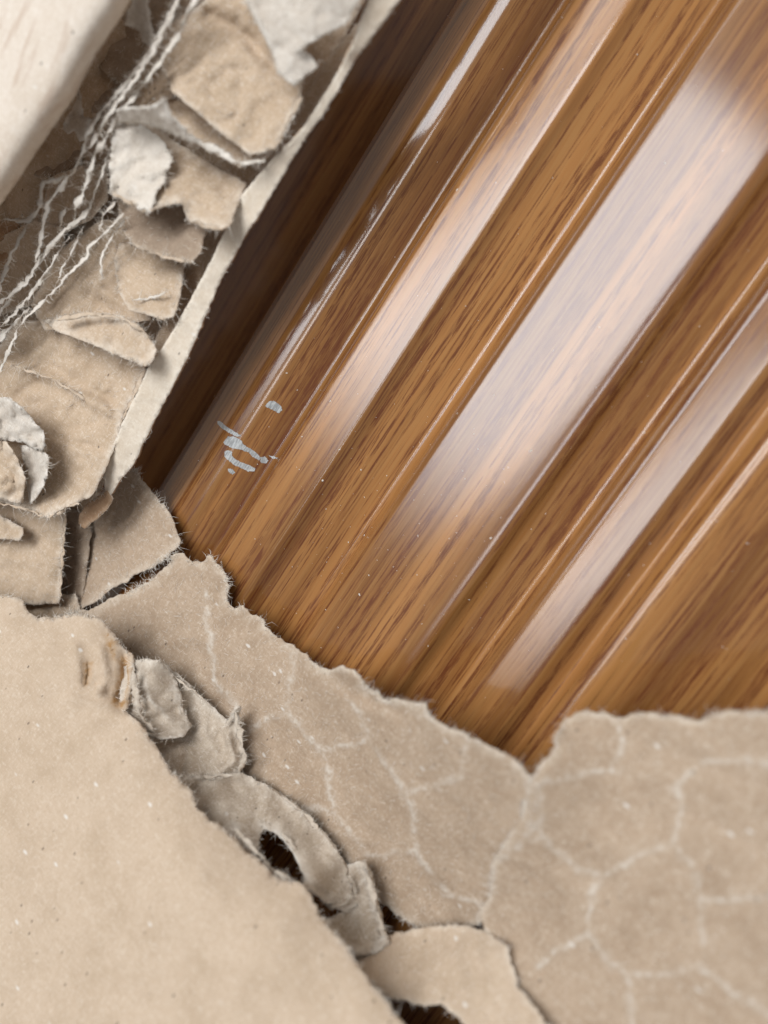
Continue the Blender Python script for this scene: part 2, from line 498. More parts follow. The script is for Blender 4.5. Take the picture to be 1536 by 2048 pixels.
def wood():
    k = NT('woodgrain_film')
    A = 0.02
    # broad tone, streak bands, fine streaks, pores: all stretched along the ribs
    broad = k.noise(k.coords((130, 4.0, 60), (0, 0, A)), 1.0, 3, 0.5, 0.15)
    band = k.noise(k.coords((420, 6.5, 120), (0, 0, A), (3, 1, 0)), 1.0, 4, 0.55, 0.35)
    line = k.noise(k.coords((900, 9, 300), (0, 0, A), (9, 4, 0)), 1.0, 5, 0.62, 0.4)
    pore = k.noise(k.coords((5200, 240, 900), (0, 0, A), (5, 2, 0)), 1.0, 3, 0.6, 0.3)
    fine = k.noise(k.coords((2300, 60, 600), (0, 0, A), (1, 8, 0)), 1.0, 4, 0.6, 0.4)
    col = k.mix(k.ramp(broad, 0.34, 0.66), (0.165, 0.066, 0.018), (0.355, 0.160, 0.050))
    col = k.mix(k.ramp(fine, 0.40, 0.62, 0.0, 0.30), col, (0.36, 0.195, 0.070))
    red = (0.112, 0.032, 0.013)
    pk = k.ramp(pore, 0.40, 0.55, 0.30, 1.0)
    s1 = k.math('MULTIPLY', k.ramp(band, 0.50, 0.62), k.ramp(fine, 0.36, 0.56))
    s2 = k.math('MULTIPLY', k.ramp(line, 0.52, 0.60), 0.95)
    dash = k.noise(k.coords((1750, 26, 400), (0, 0, A), (13, 6, 0)), 1.0, 4, 0.6, 0.3)
    s3 = k.math('MULTIPLY', k.ramp(dash, 0.53, 0.60), k.ramp(pore, 0.42, 0.54, 0.1, 0.85))
    s = k.math('MAXIMUM', k.math('MULTIPLY', k.math('MAXIMUM', k.math('MULTIPLY', s1, 0.5), s2), pk, True), s3)
    col = k.mix(k.math('MULTIPLY', s, 0.95), col, red)
    hair = k.math('MULTIPLY', k.ramp(k.noise(k.coords((3000, 34, 700), (0, 0, A), (4, 11, 0)), 1.0, 3, 0.6, 0.2), 0.60, 0.68), k.ramp(broad, 0.60, 0.42))
    col = k.mix(k.math('MULTIPLY', hair, 0.35), col, red)
    k.put(k.b.inputs['Base Color'], col)
    k.b.inputs['Roughness'].default_value = 0.24
    k.b.inputs['IOR'].default_value = 1.45
    k.b.inputs['Specular IOR Level'].default_value = 0.14
    k.b.inputs['Coat Weight'].default_value = 0.62
    k.b.inputs['Coat Roughness'].default_value = 0.085
    k.b.inputs['Coat IOR'].default_value = 1.45
    bp = k.n('ShaderNodeBump'); bp.inputs['Strength'].default_value = 0.4; bp.inputs['Distance'].default_value = 0.000009
    c = k.coords()
    h = k.math('ADD', k.noise(c, 5.5, 2, 0.5), k.math('MULTIPLY', s, -0.25))
    k.l(h, bp.inputs['Height']); k.l(bp.outputs[0], k.b.inputs['Normal']); k.l(bp.outputs[0], k.b.inputs['Coat Normal'])
    return k.m


M['wood'] = wood()


def chip():
    k = NT('bare_grey_primer')
    n = k.noise(k.coords((4200, 700, 900), (0, 0, -0.35)), 1.0, 4, 0.65)
    k.put(k.b.inputs['Base Color'], k.mix(k.ramp(n, 0.40, 0.60), (0.25, 0.25, 0.245), (0.46, 0.465, 0.455)))
    k.b.inputs['Roughness'].default_value = 0.55
    return k.m


M['chip'] = chip()
k = NT('dust_speck'); k.b.inputs['Base Color'].default_value = (0.78, 0.74, 0.66, 1); k.b.inputs['Roughness'].default_value = 0.8; M['dust'] = k.m
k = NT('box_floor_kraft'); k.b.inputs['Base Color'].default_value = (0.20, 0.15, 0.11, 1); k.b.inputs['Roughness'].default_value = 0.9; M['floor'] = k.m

# ------------------------------------------------------------------ the setting: bottom of the box
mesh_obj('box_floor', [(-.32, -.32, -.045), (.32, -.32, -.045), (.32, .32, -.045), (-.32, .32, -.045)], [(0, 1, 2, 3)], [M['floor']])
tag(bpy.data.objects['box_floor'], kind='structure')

# ------------------------------------------------------------------ the wood-grain profile
KN = [(-140, -38.0), (-51.0, -27), (-46.0, -9.5), (-42.5, -5.6), (-36.4, -1.3), (-35.0, -.35), (-33.9, 0.0), (-33.3, -.05), (-31.4, -.31), (-30.2, -.64), (-29.2, -1.3), (-24.6, -3.5), (-23.6, -3.3), (-21.7, 0.15),
      (-12.7, -0.15), (-11.2, -1.7), (-2.8, -4.9), (-1.6, -4.6), (0.8, 0.0), (17.8, 0.0), (19.1, -.085), (19.6, -.35), (20.4, -1.8), (21.4, -2.7), (26.9, -4.2), (27.7, -3.8), (29.2, 0.0),
      (36.5, 0.0), (37.4, -1.1), (39.7, -3.2), (41.3, -.3), (42.0, 0.02), (43.9, 0.02), (44.9, -.35), (130, -8.5)]
_v = np.arange(-140, 130.01, 0.05)
_z = np.interp(_v, [a for a, b in KN], [b for a, b in KN])
_kk = np.exp(-0.5 * (np.arange(-40, 41) * 0.05 / 0.42) ** 2); _kk /= _kk.sum()
_z = np.convolve(np.pad(_z, 40, 'edge'), _kk, 'valid')


def prof(v): return np.interp(v, _v, _z)


panel = tag(bpy.data.objects.new('woodgrain_profile', None),
            'glossy brown wood-grain profile with raised ribs and a scratched patch, under torn cardboard', 'door profile')
COL.objects.link(panel)
dzv = np.abs(np.gradient(np.gradient(_z)))
vs = [-138.0]
for a in np.arange(-137.9, 128, 0.1):
    i = int(round((a + 140) / 0.05))
    gap = 0.2 if dzv[max(0, i - 8):i + 8].max() > 2e-5 else 2.0
    if a - vs[-1] >= gap - 1e-6: vs.append(a)
vs = np.array(vs)
us = np.linspace(-190, 150, 69)
VV, UU = np.meshgrid(vs, us, indexing='ij')
ZZ = prof(VV) + 0.035 * fbm(VV / 22, UU / 60, 77, 2)
nV, nU = VV.shape
topv = np.stack([VV, UU, ZZ], -1).reshape(-1, 3) * 1e-3
lowv = topv - np.array([0, 0, 0.0012])
idx = np.arange(nV * nU).reshape(nV, nU)
q = np.stack([idx[:-1, :-1], idx[1:, :-1], idx[1:, 1:], idx[:-1, 1:]], -1).reshape(-1, 4)
N0 = nV * nU
ring = list(idx[:, 0]) + list(idx[-1, 1:]) + list(idx[-2::-1, -1]) + list(idx[0, -2:0:-1])
rim = [(ring[i], ring[i] + N0, ring[(i + 1) % len(ring)] + N0, ring[(i + 1) % len(ring)]) for i in range(len(ring))]
mesh_obj('laminated_face', np.concatenate([topv, lowv]), list(map(tuple, q)) + [tuple(f[::-1] + N0) for f in q] + rim, [M['wood']], panel)


def on_panel(px, py, lift=0.0):
    z = np.zeros(np.shape(px))
    for _ in range(6):
        z = prof(unproj(px, py, z)[..., 0] * 1e3)
    return z + lift


# scraped patches where the film is gone
CH = [
    [(434, 843), (440, 842), (452, 852), (470, 864), (482, 871), (474, 874), (462, 868), (446, 858), (436, 849)],
    [(447, 884), (456, 873), (468, 873), (484, 882), (486, 889), (500, 897), (512, 905), (522, 915), (519, 921), (506, 914), (497, 905), (480, 899), (464, 896), (449, 889)],
    [(521, 914), (530, 913), (537, 921), (532, 927), (521, 925)],
    [(449, 904), (455, 900), (464, 903), (464, 912), (473, 920), (486, 926), (500, 931), (511, 937), (508, 943), (497, 943), (482, 936), (466, 929), (456, 920), (449, 914)],
    [(455, 938), (461, 937), (471, 945), (466, 949), (458, 945)],
    [(530, 812), (538, 803), (548, 802), (562, 812), (564, 820), (558, 827), (546, 820), (535, 815)],
    [(537, 911), (548, 913), (557, 916), (545, 917)],
]
for i, lp in enumerate(CH):
    d = densify(lp, 2.0)
    d = d + RNG.normal(0, 0.5, d.shape)
    z = on_panel(d[:, 0], d[:, 1], 0.055)
    W = unproj(d[:, 0], d[:, 1], z)
    Wb = unproj(d[:, 0], d[:, 1], z - 0.15)
    n = len(d)
    r = delaunay_2d_cdt([Vector(p) for p in d], [(a, (a + 1) % n) for a in range(n)], [], 1, 1e-5)
    idm = {}
    for nv, orig in enumerate(r[3]):
        if orig: idm[nv] = orig[0]
    tris = [[idm[a] for a in f] for f in r[2] if all(a in idm for a in f)]
    # face the camera
    ff = []
    for t in tris:
        nn = np.cross(W[t[1]] - W[t[0]], W[t[2]] - W[t[0]])
        ff.append(tuple(t) if nn[2] > 0 else tuple(t[::-1]))
    mesh_obj('scratch_mark', np.concatenate([W, Wb]), ff + [(a, (a + 1) % n, (a + 1) % n + n, a + n) for a in range(n)], [M['chip']], panel, False)

# ------------------------------------------------------------------ upper board (honeycomb cardboard broken open)
def G1(x, y):
    x = np.asarray(x, float); y = np.maximum(np.asarray(y, float), -160)
    return 4 + 21 * (1100 - y) / 1100 + np.clip(500 - x, -300, 800) * 0.012 * np.clip((1250 - y) / 1100, 0.12, 1)


ub = tag(bpy.data.objects.new('honeycomb_board', None),
         'torn open honeycomb cardboard with shredded white strips and a long cut edge beside the profile', 'cardboard')
COL.objects.link(ub)
sheet('backing_liner', ub, [(-320, -260, -5), (-100, -800, -5), (1160, -800, -5), (840, -180, -4), (715, 30, -4), (600, 240, -4), (480, 420, -4), (390, 600, -4), (300, 780, -4), (225, 930, -4), (175, 1040, -5),
                            (160, 1215, -5), (60, 1260, -5), (-320, 1300, -7)], M['core'], G1, step=12, fuzz=0, wrinkle=(0.9, 3), seed=2)
SH = dict(step=6.5)


def facet(pts, mat='core', seed=1, name='core_wall', **kw):
    a = dict(step=6.0, jag=1.5, jagscale=14, wrinkle=(0.22, 2.6), fine=0.05, fuzz=0.30, fuzzlen=12, nap=0.10, thick=0.3, crumple=(1.0, 7.0), seed=seed); a.update(kw)
    pts = [(p[0], p[1], p[2] * (1.45 if p[2] > 0 else 1.0)) for p in pts]
    return sheet(name, ub, pts, M[mat], G1, **a)


# dark cell walls behind the shreds
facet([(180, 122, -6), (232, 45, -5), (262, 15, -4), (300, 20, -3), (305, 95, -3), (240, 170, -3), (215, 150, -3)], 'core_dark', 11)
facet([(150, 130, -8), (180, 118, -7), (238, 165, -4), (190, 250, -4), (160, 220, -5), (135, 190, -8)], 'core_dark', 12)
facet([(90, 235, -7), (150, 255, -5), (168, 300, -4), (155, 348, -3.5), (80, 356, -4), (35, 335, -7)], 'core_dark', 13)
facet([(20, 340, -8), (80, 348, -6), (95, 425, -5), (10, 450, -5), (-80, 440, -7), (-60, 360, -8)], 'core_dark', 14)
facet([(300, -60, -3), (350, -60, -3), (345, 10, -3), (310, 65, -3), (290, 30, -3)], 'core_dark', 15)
facet([(100, 355, -3), (165, 330, -2), (215, 330, -2), (215, 400, -1.5), (180, 440, -1.5), (120, 470, -2), (80, 440, -3)], 'core', 16)
facet([(10, 470, -4), (70, 440, -3), (130, 455, -2), (125, 540, -2), (60, 610, -2), (-20, 640, -3), (-120, 600, -4)], 'core', 17)
facet([(-60, 445, -5), (40, 440, -4), (30, 500, -4), (-10, 570, -4), (-90, 560, -5)], 'brown', 18, fuzz=0.1)
facet([(245, 205, 0), (250, 160, 0), (300, 90, 0), (335, 60, 0), (350, 185, 1), (310, 225, 2)], 'core', 19)
# shingled cell walls, each one over the next
facet([(120, 500, -1.5), (200, 440, -1), (262, 440, -1), (285, 520, -.5), (300, 640, 1), (200, 660, 1.2), (90, 660, .6), (60, 610, -.5)], 'core', 20,
      ridges=[([(170, 560), (250, 610)], 0.5, 9), ([(120, 560), (190, 600), (260, 650)], -.5, 8), ([(215, 470), (250, 560)], .6, 8)])
facet([(240, 482, -.5), (310, 498, -.5), (372, 518, 0), (364, 560, 2), (360, 592, 3), (347, 634, 4.2), (322, 640, 4.2), (290, 628, 4), (258, 620, 4), (235, 580, 2), (228, 520, 1)], 'core', 21)
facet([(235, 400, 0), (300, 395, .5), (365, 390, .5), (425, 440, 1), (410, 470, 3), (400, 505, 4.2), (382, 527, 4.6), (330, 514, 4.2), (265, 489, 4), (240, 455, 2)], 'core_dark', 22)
facet([(232, 240, 2), (300, 245, 2), (345, 280, 1), (420, 322, 1), (494, 366, 1.5), (480, 400, 3), (466, 440, 5), (445, 460, 5.8), (400, 450, 5.2), (376, 440, 5), (362, 405, 5), (335, 410, 5.2),
       (300, 421, 5.8), (260, 405, 5.2), (222, 383, 5), (226, 300, 3)], 'core', 23, edge_w=26, wrinkle=(0.4, 2.4), fuzz=.45)
facet([(228, 245, 3.4), (280, 250, 3.2), (330, 285, 2.8), (345, 320, 3.2), (320, 380, 5.1), (300, 424, 6.2), (258, 408, 5.8), (220, 386, 5.6), (220, 300, 4)], 'shred', 24, wrinkle=(0.5, 2.2), fuzz=.5, jag=5)
facet([(335, 170, 0), (400, 210, 0), (470, 260, 0), (548, 288, 1), (532, 318, 2.4), (480, 334, 3.4), (420, 302, 3.4), (365, 268, 3.2), (328, 215, 2)], 'core', 25)
facet([(320, 60, 1), (400, 10, 1), (470, -60, 1), (590, -80, 1), (580, 60, 1.5), (608, 130, 1.5), (602, 190, 2), (578, 240, 3), (550, 297, 4.2), (500, 310, 4.4), (455, 277, 4.2), (400, 230, 4.2), (345, 184, 4.2), (322, 130, 2)],
      'core', 26, wrinkle=(0.45, 4), ridges=[([(420, 30), (490, 70), (540, 130)], -1.2, 16)])
facet([(530, 335, -2), (560, 285, -2), (605, 200, -2), (650, 125, -2), (720, 40, -2), (712, 90, -.5), (650, 190, -.5), (590, 285, -.5), (535, 372, -.5), (500, 365, -2)], 'core', 27, name='inner_ledge')
facet([(505, 372, -.6), (460, 470, -.4), (412, 560, -.2), (352, 670, 0), (302, 748, 0), (262, 832, 0), (236, 882, 0), (216, 932, 0), (200, 985, 0), (165, 990, -2), (205, 890, -2), (262, 785, -2), (325, 640, -2), (385, 515, -2), (432, 440, -2), (478, 370, -2)], 'core', 38, name='inner_ledge')
facet([(455, -140, 4), (475, -30, 4.2), (505, 30, 4.5), (525, 65, 5), (545, 108, 4.8), (556, 145, 5), (588, 173, 5), (604, 160, 5), (634, 132, 5), (628, 116, 4.8), (600, 100, 5.4), (640, 75, 5), (690, 50, 4.6),
       (730, -20, 4.4), (800, -140, 4.4)], 'pale', 28, name='torn_flap', wrinkle=(0.4, 3), fuzz=.4)
facet([(88, 640, 1), (170, 624, 2), (240, 630, 3), (275, 648, 3.6), (300, 675, 4.2), (313, 700, 4.8), (306, 720, 5.2), (290, 733, 5.4), (240, 713, 4.9), (170, 682, 4.3), (110, 662, 2.6)], 'core', 29, edge_w=24, fuzz=.6)
facet([(30, 640, -1), (100, 640, -1), (170, 672, -.5), (240, 704, -.5), (292, 726, 0), (285, 760, 1), (264, 800, 1.6), (246, 830, 2), (236, 870, 3), (223, 910, 3.6), (206, 950, 4.2), (186, 990, 5), (160, 1005, 5.2), (130, 1015, 5.6),
       (95, 1036, 6.2), (50, 1018, 5.4), (0, 1002, 5), (-120, 1000, 5), (-260, 800, 3), (-180, 650, 0), (0, 690, -1)], 'core', 30, step=6, edge_w=16, wrinkle=(0.42, 3.0),
      ridges=[([(10, 725), (110, 760), (222, 826)], 0.9, 10), ([(0, 705), (120, 745), (225, 800)], -0.5, 12), ([(90, 868), (150, 888), (205, 898)], -0.5, 7), ([(100, 880), (205, 912)], 0.35, 9)])
facet([(-70, 795, 5), (15, 795, 5.5), (45, 815, 6), (85, 862, 6.5), (93, 890, 7), (82, 905, 6.4), (45, 885, 6), (0, 880, 5.5), (-70, 870, 5)], 'pale', 31, name='crumpled_scrap', crumple=(2.4, 4.5), wrinkle=(.4, 1.6), fuzz=.5)
facet([(40, 890, 4.6), (85, 895, 6.5), (96, 915, 7.2), (94, 955, 7), (76, 990, 6.6), (60, 1010, 6.2), (54, 980, 5.4), (50, 935, 4.8)], 'pale', 32, name='crumpled_scrap', crumple=(2.0, 4.5), wrinkle=(.4, 1.8), fuzz=.4)
facet([(-90, 870, 6), (12, 884, 6.6), (34, 915, 7.2), (50, 955, 7.2), (46, 1006, 7), (20, 1003, 6.6), (-90, 985, 6)], 'core', 33, name='crumpled_scrap', crumple=(2.0, 4.5), wrinkle=(.4, 1.6), edge_w=20)
facet([(-160, 1000, -1), (60, 998, -1), (128, 996, -1), (129, 1060, 0), (125, 1110, .8), (121, 1178, 1.4), (118, 1207, 1.8), (60, 1210, 1.8), (-160, 1200, 1)], 'core', 34, wrinkle=(0.5, 4), jag=2)
facet([(-120, 1015, 1), (0, 1030, 1.2), (46, 1055, 2), (45, 1071, 2.4), (38, 1081, 2.6), (10, 1078, 2.4), (-120, 1090, 2)], 'core', 35, name='crumpled_scrap')
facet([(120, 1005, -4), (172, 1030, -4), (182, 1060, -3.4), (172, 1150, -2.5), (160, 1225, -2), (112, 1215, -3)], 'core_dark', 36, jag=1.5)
facet([(20, 1190, -1), (150, 1188, -1), (162, 1222, -.4), (150, 1250, .4), (30, 1255, .4)], 'core', 37, jag=2)
# outer liner in the corner: rolls over towards its rim
sheet('outer_liner', ub, [(-380, -260, 44), (330, -260, 42), (268, -12, 40.4), (236, 45, 40), (192, 110, 39.4), (152, 190, 38.8), (102, 262, 38.2), (62, 322, 37.6), (28, 374, 37), (-14, 430, 36.4), (-160, 640, 34), (-380, 700, 36)],
      M['cream'], None, ctrl=[(-60, 60, 41), (-200, 300, 38.6)], step=8, jag=0.9, thick=0.8, wrinkle=(0.10, 9), fine=.02, fuzz=0.12, fuzzlen=9, seed=40, curl=-4.5, curlw=26)
# long cut edge of the liner
sheet('cut_edge', ub, [(1250, -800, 4), (880, -140, 4), (800, 0, 4), (712, 119, 4), (650, 225, 4), (603, 288, 4), (541, 394, 4), (492, 470, 4), (442, 560, 4), (382, 700, 4.4), (352, 760, 4.4), (297, 865, 4.2), (267, 930, 3.8), (240, 962, 3.6), (222, 990, 3.4),
                       (212, 996, 3.4), (205, 940, 4.4), (227, 888, 4.8), (252, 830, 5), (297, 735, 5), (347, 660, 4.8), (402, 560, 4.6), (452, 458, 4.6), (487, 385, 4.6), (554, 308, 4.6), (601, 262, 4.6), (655, 180, 4.6), (700, 100, 4.8), (732, 10, 5), (800, -140, 5), (1150, -800, 5)],
      M['strip'], G1, step=6, jag=1.3, thick=1.3, side_mat=M['brown'], wrinkle=(0.22, 3), fuzz=0.18, fuzzlen=9, seed=41)
sheet('bent_tip', ub, [(214, 982, 3.6), (226, 998, 3.4), (214, 1018, 3.6), (190, 1042, 3.8), (168, 1057, 4), (156, 1048, 4), (158, 1030, 4), (172, 1010, 3.8), (194, 992, 3.6)], M['brown'], G1, step=4, jag=1.6, thick=0.7, fuzz=.6, fuzzlen=10, edge_w=8, seed=42, side_mat=M['strip'])
# loose flap of the inner liner under the tip
sheet('liner_flap', ub, [(250, 930, 2.4), (272, 940, 2.2), (300, 982, 2.2), (330, 1012, 2.4), (346, 1050, 2.6), (360, 1086, 3.0), (340, 1108, 3.2), (312, 1130, 3.4), (282, 1143, 3.4), (256, 1160, 3.2), (222, 1180, 3), (192, 1201, 2.6), (162, 1218, 1.4),
                         (152, 1190, -.6), (160, 1120, -.4), (176, 1060, .4), (200, 1005, 1.2), (225, 965, 2)], M['inner'], None, step=4.5, jag=3.2, thick=.5, fuzz=1.0, fuzzlen=18, nap=.2, edge_w=16, wrinkle=(0.3, 2.5), seed=43)
# torn white shreds
ST = [
    ([(420, -60), (392, -5), (353, 77), (314, 131), (273, 186), (232, 232), (213, 273), (191, 306), (178, 353), (164, 390), (148, 420)], 12, 6.5),
    ([(385, -60), (355, 0), (323, 63), (287, 123), (246, 175), (205, 219), (178, 262), (164, 309), (148, 345), (137, 352), (118, 382), (98, 401), (87, 445), (79, 494), (71, 525)], 9, 6.0),
    ([(372, -40), (340, 40), (304, 108), (260, 172), (222, 222), (196, 268), (176, 300)], 8, 7.0),
    ([(135, 353), (108, 362), (85, 363), (79, 417), (55, 442), (5, 439), (-40, 435)], 10, 5.4),
    ([(70, 432), (55, 448), (36, 483), (19, 516), (0, 571), (-30, 640)], 9, 4.6),
    ([(245, 220), (230, 273), (212, 320), (202, 353), (189, 385), (178, 420), (164, 434), (128, 461), (90, 505), (57, 557), (33, 581), (-10, 612)], 9, 5.2),
    ([(140, 470), (134, 478), (104, 527), (77, 568), (41, 614), (5, 650), (-40, 690)], 8, 4.8),
    ([(250, 425), (240, 434), (210, 467), (178, 494), (170, 519), (131, 554), (109, 582), (68, 620), (38, 653), (22, 690), (0, 745)], 8, 5.0),
    ([(167, 450), (148, 497), (123, 538), (117, 562)], 4, 4.4),
    ([(236, 400), (205, 431), (200, 464)], 7, 5.0),
    ([(255, 432), (225, 470), (200, 520), (205, 560)], 5, 4.6),
    ([(134, 412), (124, 430), (120, 458)], 10, 4.0),
    ([(60, 612), (38, 640), (12, 662), (-20, 700)], 12, 4.0),
    ([(232, 232), (285, 230), (330, 240), (372, 273), (440, 303), (478, 328), (532, 320)], 15, 6.6),
    ([(232, 228), (262, 222), (300, 222), (328, 205)], 14, 7.6),
    ([(600, 205), (575, 255), (548, 292), (520, 310), (490, 330)], 8, 4.8),
    ([(262, 600), (300, 598), (340, 580)], 4, 5.2),
    ([(28, 590), (10, 612), (-10, 640)], 12, 3.4),
]
for i, (ln, w, dz) in enumerate(ST):
    strand('torn_strip', ub, ln, w, M['shred'], G1, dz, seed=50 + 3 * i)
facet([(232, 222, 6), (262, 214, 6.6), (300, 214, 7.4), (330, 198, 8), (342, 232, 7.4), (374, 262, 6.6), (372, 280, 6), (330, 262, 6), (285, 246, 5.6), (240, 244, 5)], 'pale', 44, name='torn_flap', wrinkle=(0.6, 2), fuzz=.5)
facet([(246, 48, 2), (262, 8, 3), (270, -40, 3.4), (290, -40, 3.4), (298, 40, 3.2), (310, 74, 3), (302, 94, 2.8), (291, 86, 2.6), (284, 83, 2.4), (277, 60, 2.2), (262, 53, 2)], 'pale', 45, name='torn_flap', step=4, jag=3.4)
facet([(158, 178, 0), (162, 215, .6), (167, 232, 1), (179, 236, 2), (174, 262, 2), (174, 282, 2), (160, 280, 1.4), (148, 262, .8), (134, 268, .4), (124, 248, 0), (146, 215, -.4)], 'pale', 46, name='torn_flap', step=4, jag=3)

# ------------------------------------------------------------------ lower board: torn liners and crushed core
lb = tag(bpy.data.objects.new('cardboard_wrap', None),
         'ragged brown cardboard lid torn away along the bottom, with pale honeycomb glue lines', 'cardboard')
COL.objects.link(lb)
GLM = [[(408, 1180), (414, 1240), (425, 1310), (432, 1368), (462, 1400), (476, 1420)], [(588, 1300), (582, 1360), (575, 1420)], [(575, 1420), (530, 1440), (490, 1462)],
       [(575, 1420), (610, 1465), (645, 1505), (655, 1540), (660, 1590), (668, 1622)], [(575, 1612), (625, 1618), (668, 1622)], [(668, 1622), (700, 1665), (738, 1712)], [(738, 1712), (785, 1706), (832, 1704)],
       [(650, 1500), (700, 1492), (738, 1482)], [(700, 1400), (725, 1440), (738, 1482)], [(738, 1482), (775, 1530), (805, 1575), (826, 1620), (832, 1704)], [(832, 1704), (858, 1745), (900, 1788), (958, 1806)],
       [(805, 1588), (870, 1570), (922, 1552), (932, 1490)]]
sheet('inner_liner', lb, [(120, 1232, 5), (160, 1222, 4.4), (205, 1204, 4), (235, 1190, 3.6), (268, 1176, 3.4), (300, 1160, 3.2), (335, 1130, 3), (352, 1108, 3), (368, 1104, 3), (385, 1122, 3), (402, 1124, 3), (420, 1110, 3.2), (440, 1128, 3.4), (452, 1155, 3.4), (456, 1200, 3.2),
                          (470, 1216, 3.2), (486, 1210, 3.4), (500, 1228, 3.4), (520, 1236, 3.6), (530, 1252, 3.6), (556, 1272, 4), (600, 1302, 6), (634, 1330, 8), (660, 1342, 9.6), (685, 1332, 11.4), (708, 1340, 11.8), (730, 1372, 11.8),
                          (770, 1402, 13), (800, 1400, 14.2), (850, 1410, 16), (862, 1440, 16), (912, 1460, 17.4), (960, 1482, 18.6), (1002, 1502, 19.4), (1036, 1530, 20), (1064, 1562, 20.2),
                          (1070, 1600, 19.4), (1056, 1640, 18), (1015, 1700, 15.4), (1002, 1760, 13.4), (992, 1830, 11), (900, 1880, 7), (820, 1850, 5.5), (740, 1790, 5), (690, 1720, 4.6), (620, 1665, 4), (540, 1600, 3.4), (470, 1570, 3), (440, 1480, 3), (370, 1380, 3.2),
                          (280, 1330, 3.6), (200, 1300, 4), (120, 1270, 4.4)],
      M['inner'], None, ctrl=[(575, 1420, 4.6), (520, 1500, 2.6), (480, 1450, 3), (600, 1560, 3.4), (660, 1500, 5.6), (740, 1482, 9.4), (840, 1560, 11.6), (830, 1704, 7.4), (740, 1710, 4.6), (900, 1640, 12), (760, 1780, 4.4), (880, 1800, 6.4), (420, 1280, 4.2), (330, 1210, 4.4), (360, 1300, 3), (960, 1600, 15.6)],
      step=5.5, jag=4.2, jagscale=26, thick=0.55, glue=GLM, wrinkle=(0.30, 4), fine=.05, fuzz=.85, fuzzlen=15, nap=.16, edge_w=17, seed=60, crumple=(.7, 14),
      ridges=[([(248, 1238), (256, 1270), (262, 1312)], -0.35, 4), ([(640, 1336), (700, 1380), (800, 1425)], -0.8, 16), ([(405, 1300), (440, 1400)], -0.4, 18)])
GLR = [[(1075, 1568), (1130, 1556), (1180, 1545), (1240, 1540)], [(1338, 1585), (1352, 1568), (1405, 1522), (1480, 1518), (1560, 1532)], [(1352, 1568), (1362, 1620), (1345, 1690)], [(1345, 1690), (1290, 1704), (1210, 1752)],
       [(1210, 1752), (1160, 1738), (1112, 1702), (1082, 1672)], [(1082, 1672), (1040, 1690), (1000, 1716)], [(1210, 1752), (1182, 1790), (1176, 1865)], [(1176, 1872), (1130, 1892), (1078, 1930)], [(1176, 1872), (1210, 1915), (1258, 1950)],
       [(1258, 1950), (1330, 1948), (1400, 1932)], [(1400, 1932), (1465, 1985), (1560, 2040)], [(1345, 1690), (1392, 1742), (1402, 1805), (1405, 1885)], [(1402, 1802), (1470, 1798), (1560, 1795)], [(1082, 1672), (1080, 1600), (1080, 1565)],
       [(1238, 1450), (1245, 1500), (1215, 1540)], [(1258, 1950), (1265, 2060)], [(1085, 1640), (1050, 1670)]]
sheet('inner_liner', lb, [(1058, 1566, 20.4), (1076, 1532, 19.4), (1100, 1508, 18.4), (1112, 1488, 17.6), (1112, 1470, 17), (1126, 1445, 14.8), (1150, 1426, 14.8), (1182, 1422, 14.8), (1212, 1426, 15), (1232, 1436, 15), (1270, 1428, 15.2), (1310, 1424, 15.6), (1345, 1432, 16), (1395, 1442, 16.4),
                          (1440, 1428, 16.8), (1462, 1420, 17), (1500, 1428, 17.2), (1560, 1418, 17.6), (1800, 1440, 20), (2100, 1450, 22), (2100, 2700, 30), (1100, 2700, 27), (1075, 2300, 22), (1080, 2100, 17), (1040, 2000, 15), (1010, 1930, 14), (975, 1870, 12.4), (958, 1828, 12), (978, 1790, 12.8), (985, 1728, 14.4), (1002, 1694, 15.8), (1042, 1636, 18.4)],
      M['inner'], None, ctrl=[(1200, 1600, 15.8), (1350, 1570, 16.6), (1210, 1752, 15.6), (1345, 1690, 17), (1100, 1800, 14.2), (1300, 1850, 17.2), (1500, 1700, 18.6), (1180, 1950, 15.6), (1400, 2000, 19.6), (1540, 2040, 22)],
      step=7, jag=4.0, jagscale=30, thick=0.55, glue=GLR, wrinkle=(0.32, 5), fuzz=.6, fuzzlen=14, nap=.10, edge_w=16, seed=62, crumple=(.8, 18))


def bit(pts, mat='core', seed=1, name='crushed_core', **kw):
    a = dict(step=5.5, jag=2.2, jagscale=16, wrinkle=(0.35, 2.6), fuzz=0.35, fuzzlen=12, nap=0.08, thick=0.25, crumple=(1.5, 6.0), edge_w=14, seed=seed); a.update(kw)
    return sheet(name, lb, pts, M[mat], None, **a)




def skirt(line):  # unseen wall, added to stop light leaking in under the liners
    L = densify(line, 60, closed=False)
    t = unproj(L[:, 0], L[:, 1], L[:, 2]); b = t.copy(); b[:, 2] = -0.0445
    c = t.mean(0); o = (t - c); o[:, 2] = 0; o /= np.linalg.norm(o, axis=1)[:, None]
    t2 = t + o * .0008; b2 = b + o * .0008; n = len(L)
    Vv = np.concatenate([t, b, t2, b2]); Ff = []
    for i in range(n - 1):
        for p, q_ in ((0, 1), (1, 3), (3, 2), (2, 0)):
            Ff.append((p * n + i, p * n + i + 1, q_ * n + i + 1, q_ * n + i))
    Ff += [(0, n, 3 * n, 2 * n), (n - 1, 2 * n - 1, 4 * n - 1, 3 * n - 1)]
    mesh_obj('light_block_skirt', Vv, Ff, [M['core_dark']], lb, False)


